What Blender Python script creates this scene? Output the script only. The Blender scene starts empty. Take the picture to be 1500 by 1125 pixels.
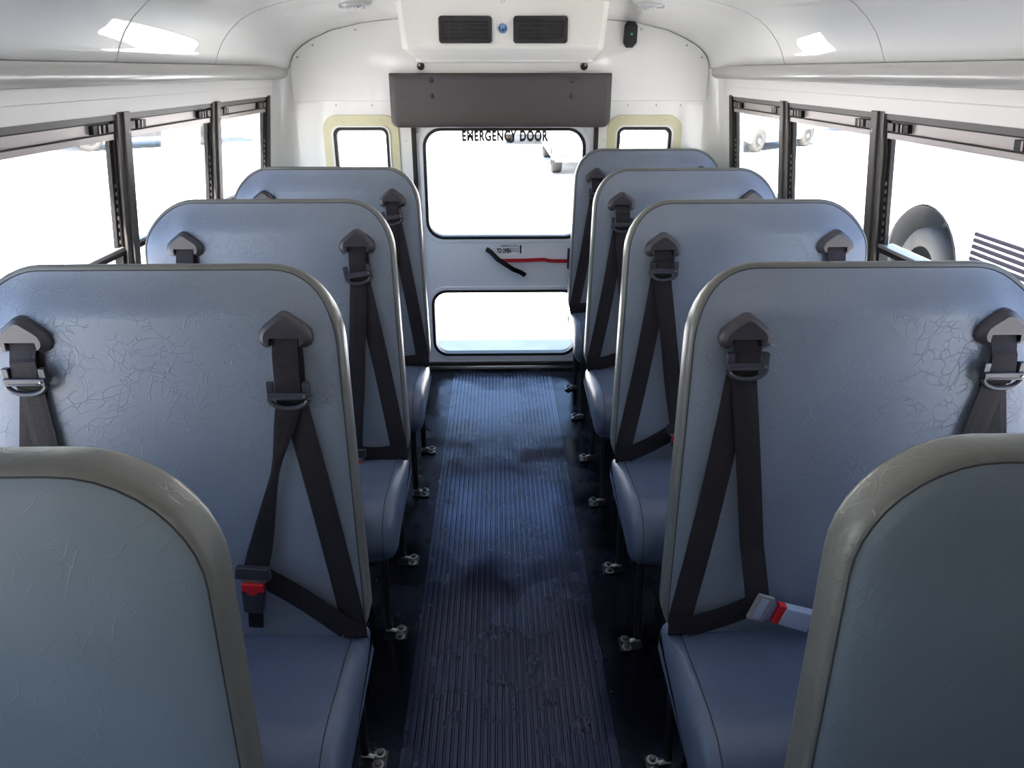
import bpy, bmesh, math, random
from mathutils import Vector, Matrix
from math import sin, cos, pi, radians
random.seed(7)
SC = bpy.context.scene
COL = SC.collection

# ------------------------------------------------------------------ camera
CAM_Z = 1.48
cd = bpy.data.cameras.new('camera')
cam = bpy.data.objects.new('camera', cd)
COL.objects.link(cam)
cam.location = (-0.02, 0.0, CAM_Z)
cam.rotation_euler = (radians(90 - 23.0), 0, radians(-1.12))
cd.sensor_width = 36.0
cd.lens = 36.0 * 1083.0 / 1500.0
cd.clip_start = 0.02
cd.clip_end = 500
SC.camera = cam

# ------------------------------------------------------------------ world, sun, exposure
SC.view_settings.view_transform = 'Standard'
SC.view_settings.look = 'None'
SC.view_settings.gamma = 1.0
SC.view_settings.exposure = 2.66
SC.cycles.use_denoising = True
SC.cycles.max_bounces = 10
SC.cycles.diffuse_bounces = 6
SC.cycles.glossy_bounces = 4
SC.cycles.transparent_max_bounces = 12
SC.cycles.caustics_reflective = False
SC.cycles.caustics_refractive = False
SC.cycles.sample_clamp_indirect = 6.0

w = bpy.data.worlds.new('world')
SC.world = w
w.use_nodes = True
nt = w.node_tree
nt.nodes.clear()
sky = nt.nodes.new('ShaderNodeTexSky')
sky.sky_type = 'NISHITA'
sky.sun_disc = False
sky.sun_elevation = radians(46)
sky.sun_rotation = radians(184)
sky.air_density = 1.0
sky.dust_density = 0.4
bg = nt.nodes.new('ShaderNodeBackground')
bg.inputs['Strength'].default_value = 0.13
ow = nt.nodes.new('ShaderNodeOutputWorld')
nt.links.new(sky.outputs[0], bg.inputs[0])
nt.links.new(bg.outputs[0], ow.inputs[0])

sd = bpy.data.lights.new('sun', 'SUN')
sd.energy = 11.0
sd.angle = radians(0.55)
sd.color = (1.0, 0.97, 0.94)
so = bpy.data.objects.new('sun', sd)
COL.objects.link(so)
so.rotation_euler = (Vector((0.05, 0.70, -0.71))).to_track_quat('-Z', 'Y').to_euler()

# ------------------------------------------------------------------ materials
def mat(name, col, rough=0.5, metal=0.0, spec=0.5, coat=0.0, coat_rough=0.05):
    m = bpy.data.materials.new(name)
    m.use_nodes = True
    b = m.node_tree.nodes['Principled BSDF']
    b.inputs['Base Color'].default_value = (*col, 1)
    b.inputs['Roughness'].default_value = rough
    b.inputs['Metallic'].default_value = metal
    b.inputs['Specular IOR Level'].default_value = spec
    b.inputs['Coat Weight'].default_value = coat
    b.inputs['Coat Roughness'].default_value = coat_rough
    return m

def N(m, t, **kw):
    n = m.node_tree.nodes.new(t)
    for k, v in kw.items():
        if hasattr(n, k):
            setattr(n, k, v)
        else:
            n.inputs[k].default_value = v
    return n

def L(m, a, b):
    m.node_tree.links.new(a, b)

def ramp(m, src, p0, c0, p1, c1):
    r = N(m, 'ShaderNodeValToRGB')
    r.color_ramp.elements[0].position = p0
    r.color_ramp.elements[0].color = (c0, c0, c0, 1) if not isinstance(c0, tuple) else (*c0, 1)
    r.color_ramp.elements[1].position = p1
    r.color_ramp.elements[1].color = (c1, c1, c1, 1) if not isinstance(c1, tuple) else (*c1, 1)
    L(m, src, r.inputs[0])
    return r.outputs[0]

def math_n(m, op, a, b):
    n = N(m, 'ShaderNodeMath', operation=op)
    for i, x in enumerate((a, b)):
        if isinstance(x, (int, float)):
            n.inputs[i].default_value = x
        else:
            L(m, x, n.inputs[i])
    return n.outputs[0]

def vinyl(name, col, strength=0.35, rough=0.42):
    m = mat(name, col, rough)
    b = m.node_tree.nodes['Principled BSDF']
    geo = N(m, 'ShaderNodeNewGeometry')
    warp = N(m, 'ShaderNodeTexNoise', Scale=14.0, Detail=2.0)
    L(m, geo.outputs['Position'], warp.inputs['Vector'])
    mix = N(m, 'ShaderNodeMixRGB', blend_type='ADD', Fac=0.03)
    L(m, geo.outputs['Position'], mix.inputs[1])
    L(m, warp.outputs['Color'], mix.inputs[2])
    total = None
    for sc, rot in ((58.0, 0.35), (66.0, -0.5), (60.0, 1.15), (72.0, -1.3)):
        mp = N(m, 'ShaderNodeMapping')
        mp.vector_type = 'TEXTURE'
        mp.inputs['Location'].default_value = (rot, rot * 2, rot)
        mp.inputs['Rotation'].default_value = (0.3, rot, 0.2)
        mp.inputs['Scale'].default_value = (1.0, 1.0, 3.0)
        L(m, mix.outputs[0], mp.inputs['Vector'])
        v = N(m, 'ShaderNodeTexVoronoi', feature='DISTANCE_TO_EDGE', Scale=sc)
        L(m, mp.outputs[0], v.inputs['Vector'])
        line = ramp(m, v.outputs['Distance'], 0.0, 1.0, 0.035, 0.0)
        nm = N(m, 'ShaderNodeTexNoise', Scale=sc * 0.45, Detail=1.0)
        L(m, mp.outputs[0], nm.inputs['Vector'])
        mask = ramp(m, nm.outputs['Fac'], 0.55, 0.0, 0.66, 1.0)
        x = math_n(m, 'MULTIPLY', line, mask)
        total = x if total is None else math_n(m, 'MAXIMUM', total, x)
    fine = N(m, 'ShaderNodeTexNoise', Scale=260.0, Detail=3.0)
    L(m, geo.outputs['Position'], fine.inputs['Vector'])
    h = math_n(m, 'ADD', math_n(m, 'MULTIPLY', total, 1.0), math_n(m, 'MULTIPLY', fine.outputs['Fac'], 0.25))
    bp = N(m, 'ShaderNodeBump', Strength=strength, Distance=0.0012)
    L(m, h, bp.inputs['Height'])
    L(m, bp.outputs[0], b.inputs['Normal'])
    big = N(m, 'ShaderNodeTexNoise', Scale=5.0, Detail=3.0)
    L(m, geo.outputs['Position'], big.inputs['Vector'])
    L(m, ramp(m, big.outputs['Fac'], 0.3, tuple(c * 0.92 for c in col), 0.7, tuple(c * 1.06 for c in col)), b.inputs['Base Color'])
    L(m, ramp(m, big.outputs['Fac'], 0.3, rough - 0.06, 0.7, rough + 0.06), b.inputs['Roughness'])
    return m

def speckle(name, c0, c1, scale, rough, bump=0.0, detail=6.0):
    m = mat(name, c0, rough)
    b = m.node_tree.nodes['Principled BSDF']
    geo = N(m, 'ShaderNodeNewGeometry')
    n = N(m, 'ShaderNodeTexNoise', Scale=scale, Detail=detail)
    L(m, geo.outputs['Position'], n.inputs['Vector'])
    L(m, ramp(m, n.outputs['Fac'], 0.35, c0, 0.65, c1), b.inputs['Base Color'])
    if bump:
        bp = N(m, 'ShaderNodeBump', Strength=bump, Distance=0.002)
        L(m, n.outputs['Fac'], bp.inputs['Height'])
        L(m, bp.outputs[0], b.inputs['Normal'])
    return m

def rubber_floor(name, spec, col):
    m = mat(name, col, 0.25, spec=spec)
    b = m.node_tree.nodes['Principled BSDF']
    b.inputs['Specular Tint'].default_value = (0.52, 0.60, 1.0, 1)  # blue of the reflected sky put into the sheen colour
    geo = N(m, 'ShaderNodeNewGeometry')
    n = N(m, 'ShaderNodeTexNoise', Scale=4.5, Detail=5.0, Roughness=0.6)
    L(m, geo.outputs['Position'], n.inputs['Vector'])
    L(m, ramp(m, n.outputs['Fac'], 0.38, 0.13, 0.66, 0.38), b.inputs['Roughness'])
    # pale grit specks stuck to the rubber
    v = N(m, 'ShaderNodeTexVoronoi', Scale=16.0)
    L(m, geo.outputs['Position'], v.inputs['Vector'])
    dot = ramp(m, v.outputs['Distance'], 0.03, 1.0, 0.05, 0.0)
    v2 = N(m, 'ShaderNodeTexNoise', Scale=3.0)
    L(m, geo.outputs['Position'], v2.inputs['Vector'])
    dm = math_n(m, 'MULTIPLY', dot, ramp(m, v2.outputs['Fac'], 0.52, 0.0, 0.6, 0.7))
    mx = N(m, 'ShaderNodeMixRGB')
    L(m, dm, mx.inputs[0])
    mx.inputs[1].default_value = (*col, 1)
    mx.inputs[2].default_value = (0.35, 0.34, 0.32, 1)
    L(m, mx.outputs[0], b.inputs['Base Color'])
    n2 = N(m, 'ShaderNodeTexNoise', Scale=22.0, Detail=4.0)
    L(m, geo.outputs['Position'], n2.inputs['Vector'])
    bp = N(m, 'ShaderNodeBump', Strength=0.06, Distance=0.004)
    L(m, n2.outputs['Fac'], bp.inputs['Height'])
    L(m, bp.outputs[0], b.inputs['Normal'])
    return m

def glass(name, tint=(1, 1, 1), refl=1.0):
    m = bpy.data.materials.new(name)
    m.use_nodes = True
    t = m.node_tree
    t.nodes.clear()
    tr = t.nodes.new('ShaderNodeBsdfTransparent')
    tr.inputs[0].default_value = (*tint, 1)
    gl = t.nodes.new('ShaderNodeBsdfGlossy')
    gl.inputs['Roughness'].default_value = 0.0
    gl.inputs['Color'].default_value = (refl, refl, refl, 1)
    lw = t.nodes.new('ShaderNodeLayerWeight')      # Schlick: 0.04 + 0.96 * facing^5, same from both sides
    lw.inputs['Blend'].default_value = 0.5
    pw = t.nodes.new('ShaderNodeMath')
    pw.operation = 'POWER'
    pw.inputs[1].default_value = 5.0
    t.links.new(lw.outputs['Facing'], pw.inputs[0])
    fr = t.nodes.new('ShaderNodeMath')
    fr.operation = 'MULTIPLY_ADD'
    fr.inputs[1].default_value = 0.9
    fr.inputs[2].default_value = 0.035
    t.links.new(pw.outputs[0], fr.inputs[0])
    mx = t.nodes.new('ShaderNodeMixShader')
    o = t.nodes.new('ShaderNodeOutputMaterial')
    t.links.new(fr.outputs[0], mx.inputs[0])
    t.links.new(tr.outputs[0], mx.inputs[1])
    t.links.new(gl.outputs[0], mx.inputs[2])
    t.links.new(mx.outputs[0], o.inputs[0])
    return m

M = {}
M['vinyl'] = vinyl('vinyl_grey', (0.176, 0.202, 0.262), 0.60)
M['vinyl_band'] = vinyl('vinyl_band_grey', (0.135, 0.134, 0.128), 0.35, 0.36)
M['vinyl_green'] = vinyl('vinyl_grey_green', (0.140, 0.176, 0.222), 0.25, 0.5)
M['cushion'] = vinyl('vinyl_cushion', (0.090, 0.115, 0.175), 0.30, 0.34)
M['stitch'] = mat('stitching', (0.03, 0.03, 0.035), 0.8)
M['piping'] = mat('piping', (0.34, 0.34, 0.33), 0.45)
M['web'] = speckle('belt_webbing', (0.014, 0.010, 0.013), (0.022, 0.016, 0.020), 400, 0.7, 0.3)
M['web'].node_tree.nodes['Principled BSDF'].inputs['Specular IOR Level'].default_value = 0.28
M['adjuster'] = mat('adjuster_plastic', (0.045, 0.045, 0.062), 0.35)
M['blackplastic'] = mat('dark_plastic', (0.040, 0.035, 0.046), 0.40)
M['blackpaint'] = mat('black_paint', (0.012, 0.012, 0.014), 0.28)
M['white'] = mat('white_panel', (0.84, 0.84, 0.83), 0.30, coat=0.6, coat_rough=0.06)
M['cove'] = mat('ceiling_white', (0.80, 0.80, 0.79), 0.35, coat=1.0, coat_rough=0.015)
M['headerwhite'] = mat('moulded_white', (0.84, 0.84, 0.82), 0.3, coat=0.8, coat_rough=0.03)
M['rail'] = mat('grey_rail', (0.42, 0.41, 0.39), 0.35, coat=0.3)
M['strip'] = mat('rail_under_strip', (0.85, 0.83, 0.80), 0.4)
M['doorwhite'] = mat('door_white', (0.85, 0.88, 0.96), 0.35, coat=0.4)  # backlight haze put into the lifted, bluish base colour
M['cream'] = mat('cream_frame', (0.66, 0.63, 0.42), 0.4, coat=0.3)
M['acwhite'] = mat('ac_offwhite', (0.77, 0.75, 0.70), 0.38, coat=0.3, coat_rough=0.1)
M['seal'] = mat('rubber_seal', (0.012, 0.01, 0.012), 0.5)
M['pad'] = mat('pad_vinyl', (0.072, 0.062, 0.066), 0.5)
M['alu'] = mat('window_frame_metal', (0.13, 0.12, 0.115), 0.45, metal=0.3)
M['aludark'] = mat('window_frame_dark', (0.016, 0.014, 0.015), 0.5, spec=0.3)
M['alulight'] = mat('sash_rail_light', (0.42, 0.38, 0.37), 0.35, metal=0.4)
M['chrome'] = mat('chrome', (0.75, 0.75, 0.78), 0.12, metal=1.0)
M['zinc'] = mat('zinc_bolt', (0.30, 0.29, 0.28), 0.36, metal=0.9)
M['boltdark'] = mat('bolt_head_dark', (0.10, 0.10, 0.10), 0.35, metal=0.8)
M['floor'] = rubber_floor('rubber_floor', 0.22, (0.0035, 0.0035, 0.006))
M['mat'] = rubber_floor('rubber_mat', 0.62, (0.005, 0.006, 0.018))
M['glass'] = glass('window_glass')
M['trimgrey'] = mat('car_trim_grey', (0.025, 0.025, 0.028), 0.5)
M['red'] = mat('red_plastic', (0.62, 0.012, 0.02), 0.35)
M['redpaint'] = mat('red_paint', (0.50, 0.015, 0.03), 0.35)
M['black'] = mat('black_print', (0.01, 0.01, 0.012), 0.5)
M['knobblue'] = mat('blue_chrome_knob', (0.25, 0.42, 0.75), 0.12, metal=1.0)
M['buckle_reflect'] = mat('buckle_reflection', (0.42, 0.47, 0.60), 0.3)  # pale blue reflection on the buckle painted as its base colour
M['dark_hole'] = mat('dark_hole', (0.012, 0.006, 0.006), 0.6)
M['rivet'] = mat('rivet', (0.30, 0.27, 0.25), 0.5)
M['lens'] = mat('light_lens', (0.5, 0.5, 0.52), 0.2, coat=0.5)
M['seam'] = mat('panel_seam', (0.50, 0.50, 0.49), 0.5)
M['concrete'] = speckle('lot_concrete', (0.46, 0.45, 0.44), (0.56, 0.55, 0.53), 3.0, 0.9)
M['carwhite'] = mat('white_car_paint', (0.80, 0.80, 0.80), 0.25, coat=0.8)
M['cardark'] = mat('dark_car_paint', (0.10, 0.11, 0.12), 0.25, coat=0.8)
M['tyre'] = mat('tyre_rubber', (0.035, 0.032, 0.028), 0.8)
M['hub'] = mat('wheel_hub', (0.15, 0.15, 0.15), 0.4, metal=0.8)
M['carglass'] = mat('car_glass', (0.05, 0.07, 0.08), 0.05, coat=1.0)
M['housing'] = mat('wheel_housing_grey', (0.05, 0.05, 0.05), 0.7)
M['matte'] = mat('matte_black', (0.02, 0.018, 0.024), 0.9, spec=0.02)
M['lamp'] = mat('car_headlamp', (0.12, 0.12, 0.13), 0.15, coat=1.0)
led = mat('green_led', (0.0, 0.25, 0.18), 0.3)
led.node_tree.nodes['Principled BSDF'].inputs['Emission Color'].default_value = (0.0, 0.6, 0.4, 1)
led.node_tree.nodes['Principled BSDF'].inputs['Emission Strength'].default_value = 0.12
M['led'] = led

# ------------------------------------------------------------------ mesh builder
class MB:
    def __init__(s):
        s.v = []
        s.f = []
        s.m = []
        s.cur = 0

    def add(s, vs, fs):
        o = len(s.v)
        s.v += [tuple(x) for x in vs]
        for f in fs:
            s.f.append([i + o for i in f])
            s.m.append(s.cur)
        return s

    def box(s, x0, x1, y0, y1, z0, z1, fn=None):
        vs = [(x, y, z) for x in (x0, x1) for y in (y0, y1) for z in (z0, z1)]
        if fn:
            vs = [fn(*p) for p in vs]
        return s.add(vs, [(0, 1, 3, 2), (4, 6, 7, 5), (0, 4, 5, 1), (2, 3, 7, 6), (0, 2, 6, 4), (1, 5, 7, 3)])

    def loft(s, rings, close=True, cap0=True, cap1=True):
        n = len(rings[0])
        vs = [p for r in rings for p in r]
        fs = []
        for i in range(len(rings) - 1):
            for j in range(n if close else n - 1):
                k = (j + 1) % n
                fs.append((i * n + j, i * n + k, (i + 1) * n + k, (i + 1) * n + j))
        if cap0 and close:
            fs.append(tuple(range(n - 1, -1, -1)))
        if cap1 and close:
            fs.append(tuple((len(rings) - 1) * n + j for j in range(n)))
        return s.add(vs, fs)

    def tube(s, path, r, n=8, closed=False):
        P = [Vector(p) for p in path]
        rings = []
        up = None
        for i, p in enumerate(P):
            a = P[(i - 1) % len(P)] if (i > 0 or closed) else p
            b = P[(i + 1) % len(P)] if (i < len(P) - 1 or closed) else p
            t = (b - a).normalized()
            if up is None:
                up = Vector((0, 0, 1)) if abs(t.z) < 0.9 else Vector((1, 0, 0))
            u = (up - t * up.dot(t)).normalized()
            up = u
            q = t.cross(u)
            rr = r[i] if isinstance(r, (list, tuple)) else r
            rings.append([p + u * (rr * cos(2 * pi * k / n)) + q * (rr * sin(2 * pi * k / n)) for k in range(n)])
        if closed:
            rings.append(rings[0])
            return s.loft(rings, True, False, False)
        return s.loft(rings)

    def lathe(s, prof, c, axis='z', n=24):
        """prof: list of (radius, height) around an axis through c"""
        rings = []
        for r, h in prof:
            ring = []
            for k in range(n):
                a = 2 * pi * k / n
                x, y = r * cos(a), r * sin(a)
                d = {'z': (x, y, h), 'y': (x, h, y), 'x': (h, x, y)}[axis]
                ring.append((c[0] + d[0], c[1] + d[1], c[2] + d[2]))
            rings.append(ring)
        return s.loft(rings)

    def build(s, name, mats, parent=None, smooth=False, bevel=0.0, segs=2, subsurf=0, angle=40):
        me = bpy.data.meshes.new(name)
        me.from_pydata(s.v, [], s.f)
        if not isinstance(mats, (list, tuple)):
            mats = [mats]
        for m in mats:
            me.materials.append(m)
        for p, mi in zip(me.polygons, s.m):
            p.material_index = mi
        me.validate()
        bm = bmesh.new()
        bm.from_mesh(me)
        bmesh.ops.recalc_face_normals(bm, faces=bm.faces)
        bm.to_mesh(me)
        bm.free()
        if smooth:
            me.polygons.foreach_set('use_smooth', [True] * len(me.polygons))
            try:
                me.set_sharp_from_angle(angle=radians(angle))
            except Exception:
                pass
        o = bpy.data.objects.new(name, me)
        COL.objects.link(o)
        if parent is not None:
            o.parent = parent
        if bevel:
            b = o.modifiers.new('bevel', 'BEVEL')
            b.width = bevel
            b.segments = segs
            b.limit_method = 'ANGLE'
        if subsurf:
            ss = o.modifiers.new('subsurf', 'SUBSURF')
            ss.levels = subsurf
            ss.render_levels = subsurf
        return o

def empty(name, loc=(0, 0, 0), rz=0.0):
    o = bpy.data.objects.new(name, None)
    COL.objects.link(o)
    o.location = loc
    o.rotation_euler = (0, 0, rz)
    return o

def tag(o, label=None, cat=None, group=None, kind=None):
    if label:
        o['label'] = label
    if cat:
        o['category'] = cat
    if group:
        o['group'] = group
    if kind:
        o['kind'] = kind
    return o

def copy_tree(o, parent=None):
    c = o.copy()
    COL.objects.link(c)
    c.parent = parent
    for ch in list(o.children):
        copy_tree(ch, c)
    return c

def rrect(x0, x1, z0, z1, r, n=6):
    """rounded rectangle, counter-clockwise; r is one radius or (bl, br, tr, tl)"""
    if not isinstance(r, (tuple, list)):
        r = (r,) * 4
    out = []
    for (cx, cz, a0, rr) in ((x0 + r[0], z0 + r[0], pi, r[0]), (x1 - r[1], z0 + r[1], 1.5 * pi, r[1]),
                             (x1 - r[2], z1 - r[2], 0, r[2]), (x0 + r[3], z1 - r[3], 0.5 * pi, r[3])):
        for k in range(n + 1):
            a = a0 + 0.5 * pi * k / n
            out.append((cx + rr * cos(a), cz + rr * sin(a)))
    return out

def plate(name, outer, holes, y, t, m, parent=None, to3=None, bevel=0.0, smooth=False):
    """flat plate in XZ with holes; its face toward -Y lies at y, it is t thick toward +Y"""
    bm = bmesh.new()
    to3 = to3 or (lambda x, z: (x, y, z))
    for loop in [outer] + list(holes):
        vs = [bm.verts.new(to3(*p)) for p in loop]
        for i in range(len(vs)):
            bm.edges.new((vs[i], vs[(i + 1) % len(vs)]))
    bmesh.ops.triangle_fill(bm, use_beauty=True, edges=bm.edges[:], normal=(0, -1, 0) if to3(1, 0)[0] != to3(0, 0)[0] else (1, 0, 0))
    bmesh.ops.recalc_face_normals(bm, faces=bm.faces)
    r = bmesh.ops.extrude_face_region(bm, geom=bm.faces[:])
    vs = [g for g in r['geom'] if isinstance(g, bmesh.types.BMVert)]
    off = to3(0, 0)
    bmesh.ops.translate(bm, vec=t if isinstance(t, Vector) else Vector((0, t, 0)), verts=vs)
    bmesh.ops.recalc_face_normals(bm, faces=bm.faces)
    me = bpy.data.meshes.new(name)
    bm.to_mesh(me)
    bm.free()
    me.materials.append(m)
    o = bpy.data.objects.new(name, me)
    COL.objects.link(o)
    if parent is not None:
        o.parent = parent
    if bevel:
        b = o.modifiers.new('bevel', 'BEVEL')
        b.width = bevel
        b.segments = 2
        b.limit_method = 'ANGLE'
    return o

def text_mesh(name, body, size, loc, m, parent=None, sx=1.0, rot=(pi / 2, 0, 0), ext=0.0004, space=1.0, fat=0.0):
    cu = bpy.data.curves.new(name, 'FONT')
    cu.body = body
    cu.size = size
    cu.align_x = 'CENTER'
    cu.align_y = 'CENTER'
    cu.extrude = ext
    cu.dimensions = '2D'
    cu.fill_mode = 'BOTH'
    cu.space_character = space
    cu.offset = fat
    tmp = bpy.data.objects.new(name + '_tmp', cu)
    COL.objects.link(tmp)
    bpy.context.view_layer.update()
    me = bpy.data.meshes.new_from_object(tmp.evaluated_get(bpy.context.evaluated_depsgraph_get()))
    bpy.data.objects.remove(tmp)
    bpy.data.curves.remove(cu)
    me.name = name
    me.materials.clear()
    me.materials.append(m)
    o = bpy.data.objects.new(name, me)
    COL.objects.link(o)
    me.transform(Matrix.Diagonal((sx, 1, 1, 1)))
    me.transform(Matrix.Rotation(rot[0], 4, 'X'))
    me.transform(Matrix.Translation(loc))
    if parent is not None:
        o.parent = parent
    return o

# ================================================================== BUS SHELL
YF, YR = -2.3, 3.72            # front end of the cabin, rear wall
ZS, ZT = 0.72, 1.375           # window sill and window top

def wx(z):                     # inner wall x, leaning inwards above the sill
    return 1.04 + (1.375 - max(z, ZS)) * 0.1225

floor = MB().box(-1.16, 1.16, YF, YR + 0.06, -0.10, 0.0).build('floor', M['floor'])
tag(floor, kind='structure')

# side walls: below the sill, above the windows, and the curved rear corner
for side, sname in ((-1, 'left'), (1, 'right')):
    b = MB()
    fn = lambda x, y, z: (side * (wx(z) + x), y, z)
    b.box(0, 0.05, YF, 3.56, -0.02, ZS, fn)
    b.box(0, 0.05, YF, 3.56, ZT, 1.52, fn)
    b.box(0, 0.05, YF, -0.06 if side < 0 else 0.66, ZS, ZT, fn)  # unseen forward bays left windowless to keep light off the barriers
    # corner piece
    rings = []
    for z in (-0.02, 0.3, ZS, 0.95, 1.2, 1.36, 1.52):
        xw = wx(z)
        ring = [(side * xw, 3.55, z)]
        cx, cy = xw - 0.10, YR - 0.10
        for k in range(0, 9):
            a = 0.5 * pi * k / 8
            ring.append((side * (cx + 0.10 * cos(a)), cy + 0.10 * sin(a), z))
        ring.append((side * (xw - 0.16), YR, z))
        ring.append((side * (xw - 0.16), YR + 0.06, z))
        ring.append((side * (xw + 0.05), YR + 0.06, z))
        ring.append((side * (xw + 0.05), 3.55, z))
        rings.append(ring)
    b.loft(rings)
    wall = b.build('wall_' + sname, M['white'], smooth=True, angle=50)
    tag(wall, kind='structure')
    # post between windows
    tn = 0

POSTS = [2.137, 2.858, 1.41, 0.685, -0.04]
trim_i = [0]
def trim(mb, m, **kw):
    trim_i[0] += 1
    o = mb.build('trim_%d' % trim_i[0], m, **kw)
    tag(o, kind='structure')
    return o

for side in (-1, 1):
    fn = lambda x, y, z: (side * (wx(z) + x), y, z)
    for yp in (POSTS if side < 0 else POSTS[:-1]) + [3.535]:
        b = MB()
        last = yp > 3.5
        hw = 0.022 if last else 0.030
        b.box(-0.012, 0.022, yp - hw, yp + hw, ZS - 0.02, ZT + 0.002, fn)
        if not last:
            b.box(-0.020, -0.008, yp - 0.010 + 0.004, yp + hw, ZS - 0.02, ZT + 0.002, fn)
        b.cur = 1
        if not last:
            for zz in (1.325, 0.99):
                b.add(*(lambda c: ([c + Vector((side * -0.001, 0.005 * cos(a * pi / 4), 0.005 * sin(a * pi / 4))) for a in range(8)], [tuple(range(8))]))(Vector((side * (wx(zz) - 0.020), yp + 0.017, zz))))
        trim(b, [M['aludark'] if last else M['alu'], M['zinc']], bevel=0.0015)

# front end of the cabin: unseen wall, windscreen opening kept low to dim the barriers
fw_ = plate('wall_front', [(-1.16, -0.02), (1.16, -0.02), (1.16, 1.80), (-1.16, 1.80)], [rrect(-0.85, 0.85, 1.05, 1.45, 0.1)], YF - 0.05, 0.05, M['trimgrey'])
tag(fw_, kind='structure')

# windows: one empty each, parts frame / sash rails / latches / panes
def make_window(side, y0, y1, n):
    w_ = empty('window_%d' % n, (0, 0, 0))
    tag(w_, kind='structure')
    fn = lambda x, y, z: (side * (wx(z) + x), y, z)
    f = MB()
    f.box(-0.006, 0.045, y0, y1, 1.357, 1.377, fn)
    f.box(0.0, 0.045, y0, y1, ZS - 0.01, ZS + 0.02, fn)
    f.cur = 1
    f.box(0.002, 0.045, y0, y1, 1.3525, 1.357, fn)
    f.box(-0.004, 0.020, y0, y0 + 0.012, ZS, 1.3525, fn)
    f.box(-0.004, 0.020, y1 - 0.012, y1, ZS, 1.3525, fn)
    f.build('frame', [M['alu'], M['aludark']], w_)
    s = MB()                                     # upper sash
    s.box(0.004, 0.03, y0 + 0.012, y1 - 0.012, 1.3265, 1.3525, fn)
    s.cur = 1
    s.box(-0.002, 0.03, y0 + 0.012, y1 - 0.012, 1.3235, 1.3265, fn)
    s.cur = 2
    s.box(-0.005, 0.03, y0 + 0.012, y1 - 0.012, 1.309, 1.3235, fn)
    s.cur = 1
    s.box(0.002, 0.013, y0 + 0.012, y0 + 0.026, 1.0, 1.309, fn)
    s.box(0.002, 0.013, y1 - 0.026, y1 - 0.012, 1.0, 1.309, fn)
    s.build('upper_sash', [M['alulight'], M['aludark'], M['alulight']], w_)
    bt = MB()                                    # notched balance tracks down both stiles
    for yy in (y0 + 0.0125, y1 - 0.0155):
        z = 1.03
        while z < 1.20:
            bt.box(-0.001, 0.003, yy, yy + 0.003, z, z + 0.010, fn)
            z += 0.022
    bt.build('balance_track', M['alulight'], w_)
    r = MB()
    r.box(-0.012, 0.035, y0 + 0.01, y1 - 0.01, 0.998, 1.010, fn)
    r.cur = 1
    r.box(-0.008, 0.035, y0 + 0.01, y1 - 0.01, 1.010, 1.020, fn)
    r.build('meeting_rail', [M['aludark'], M['alulight']], w_, bevel=0.001)
    for e, d in ((y0 + 0.018, 1), (y1 - 0.018, -1)):
        l = MB()
        for a, bb, c, xx in ((0, 0.03, 0, -0.010), (0.034, 0.044, 1, -0.003), (0.046, 0.060, 0, -0.011), (0.062, 0.072, 1, -0.003), (0.072, 0.078, 2, -0.011), (0.078, 0.104, 1, -0.008)):
            l.cur = c
            ya, yb = sorted((e + d * a, e + d * bb))
            l.box(xx, 0.02, ya, yb, 1.329, 1.350, fn)
        l.build('latch', [M['alu'], M['seal'], M['alulight']], w_, bevel=0.001)
    g = MB().box(0.012, 0.016, y0 + 0.02, y1 - 0.02, 1.012, 1.315, fn)
    g.box(0.028, 0.032, y0 + 0.005, y1 - 0.005, ZS + 0.01, 1.005, fn)
    g.build('pane', M['glass'], w_)
    return w_

ps = sorted(POSTS) + [3.535]
n = 0
for side in (-1, 1):
    for i in range(0 if side < 0 else 1, len(ps) - 1):
        n += 1
        a = ps[i] + 0.030
        bnd = ps[i + 1] - (0.030 if ps[i + 1] < 3.5 else 0.022)
        make_window(side, a, bnd, n)
nwin = n

# grey bull-nosed rails above the windows with a paler strip under them
for side in (-1, 1):
    sec = [(1.06, 1.497), (1.00, 1.498), (0.982, 1.496), (0.970, 1.487), (0.966, 1.474), (0.968, 1.460), (0.978, 1.450), (0.995, 1.445), (1.06, 1.443)]
    b = MB()
    rings = [[(side * x, y, z) for x, z in sec] for y in (YF, 0.5, 2.0, 3.655)]
    # rounded rear end
    for k in range(1, 7):
        a = 0.5 * pi * k / 6
        y = 3.655 + 0.030 * sin(a)
        rings.append([(side * (1.06 + (x - 1.06) * (0.70 + 0.30 * cos(a))), y, 1.471 + (z - 1.471) * (0.6 + 0.4 * cos(a))) for x, z in sec])
    b.loft(rings)
    trim(b, M['rail'], smooth=True, angle=50)
    b = MB()
    b.box(0, 0.06, YF, 3.60, 1.372, 1.444, lambda x, y, z: (side * ((1.022 if z > 1.4 else 1.030) + x), y, z))
    b.box(0, 0.06, YF, 3.575, 1.410, 1.4125, lambda x, y, z: (side * (1.0235 + x), y, z))
    trim(b, M['strip'], bevel=0.002)

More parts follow.
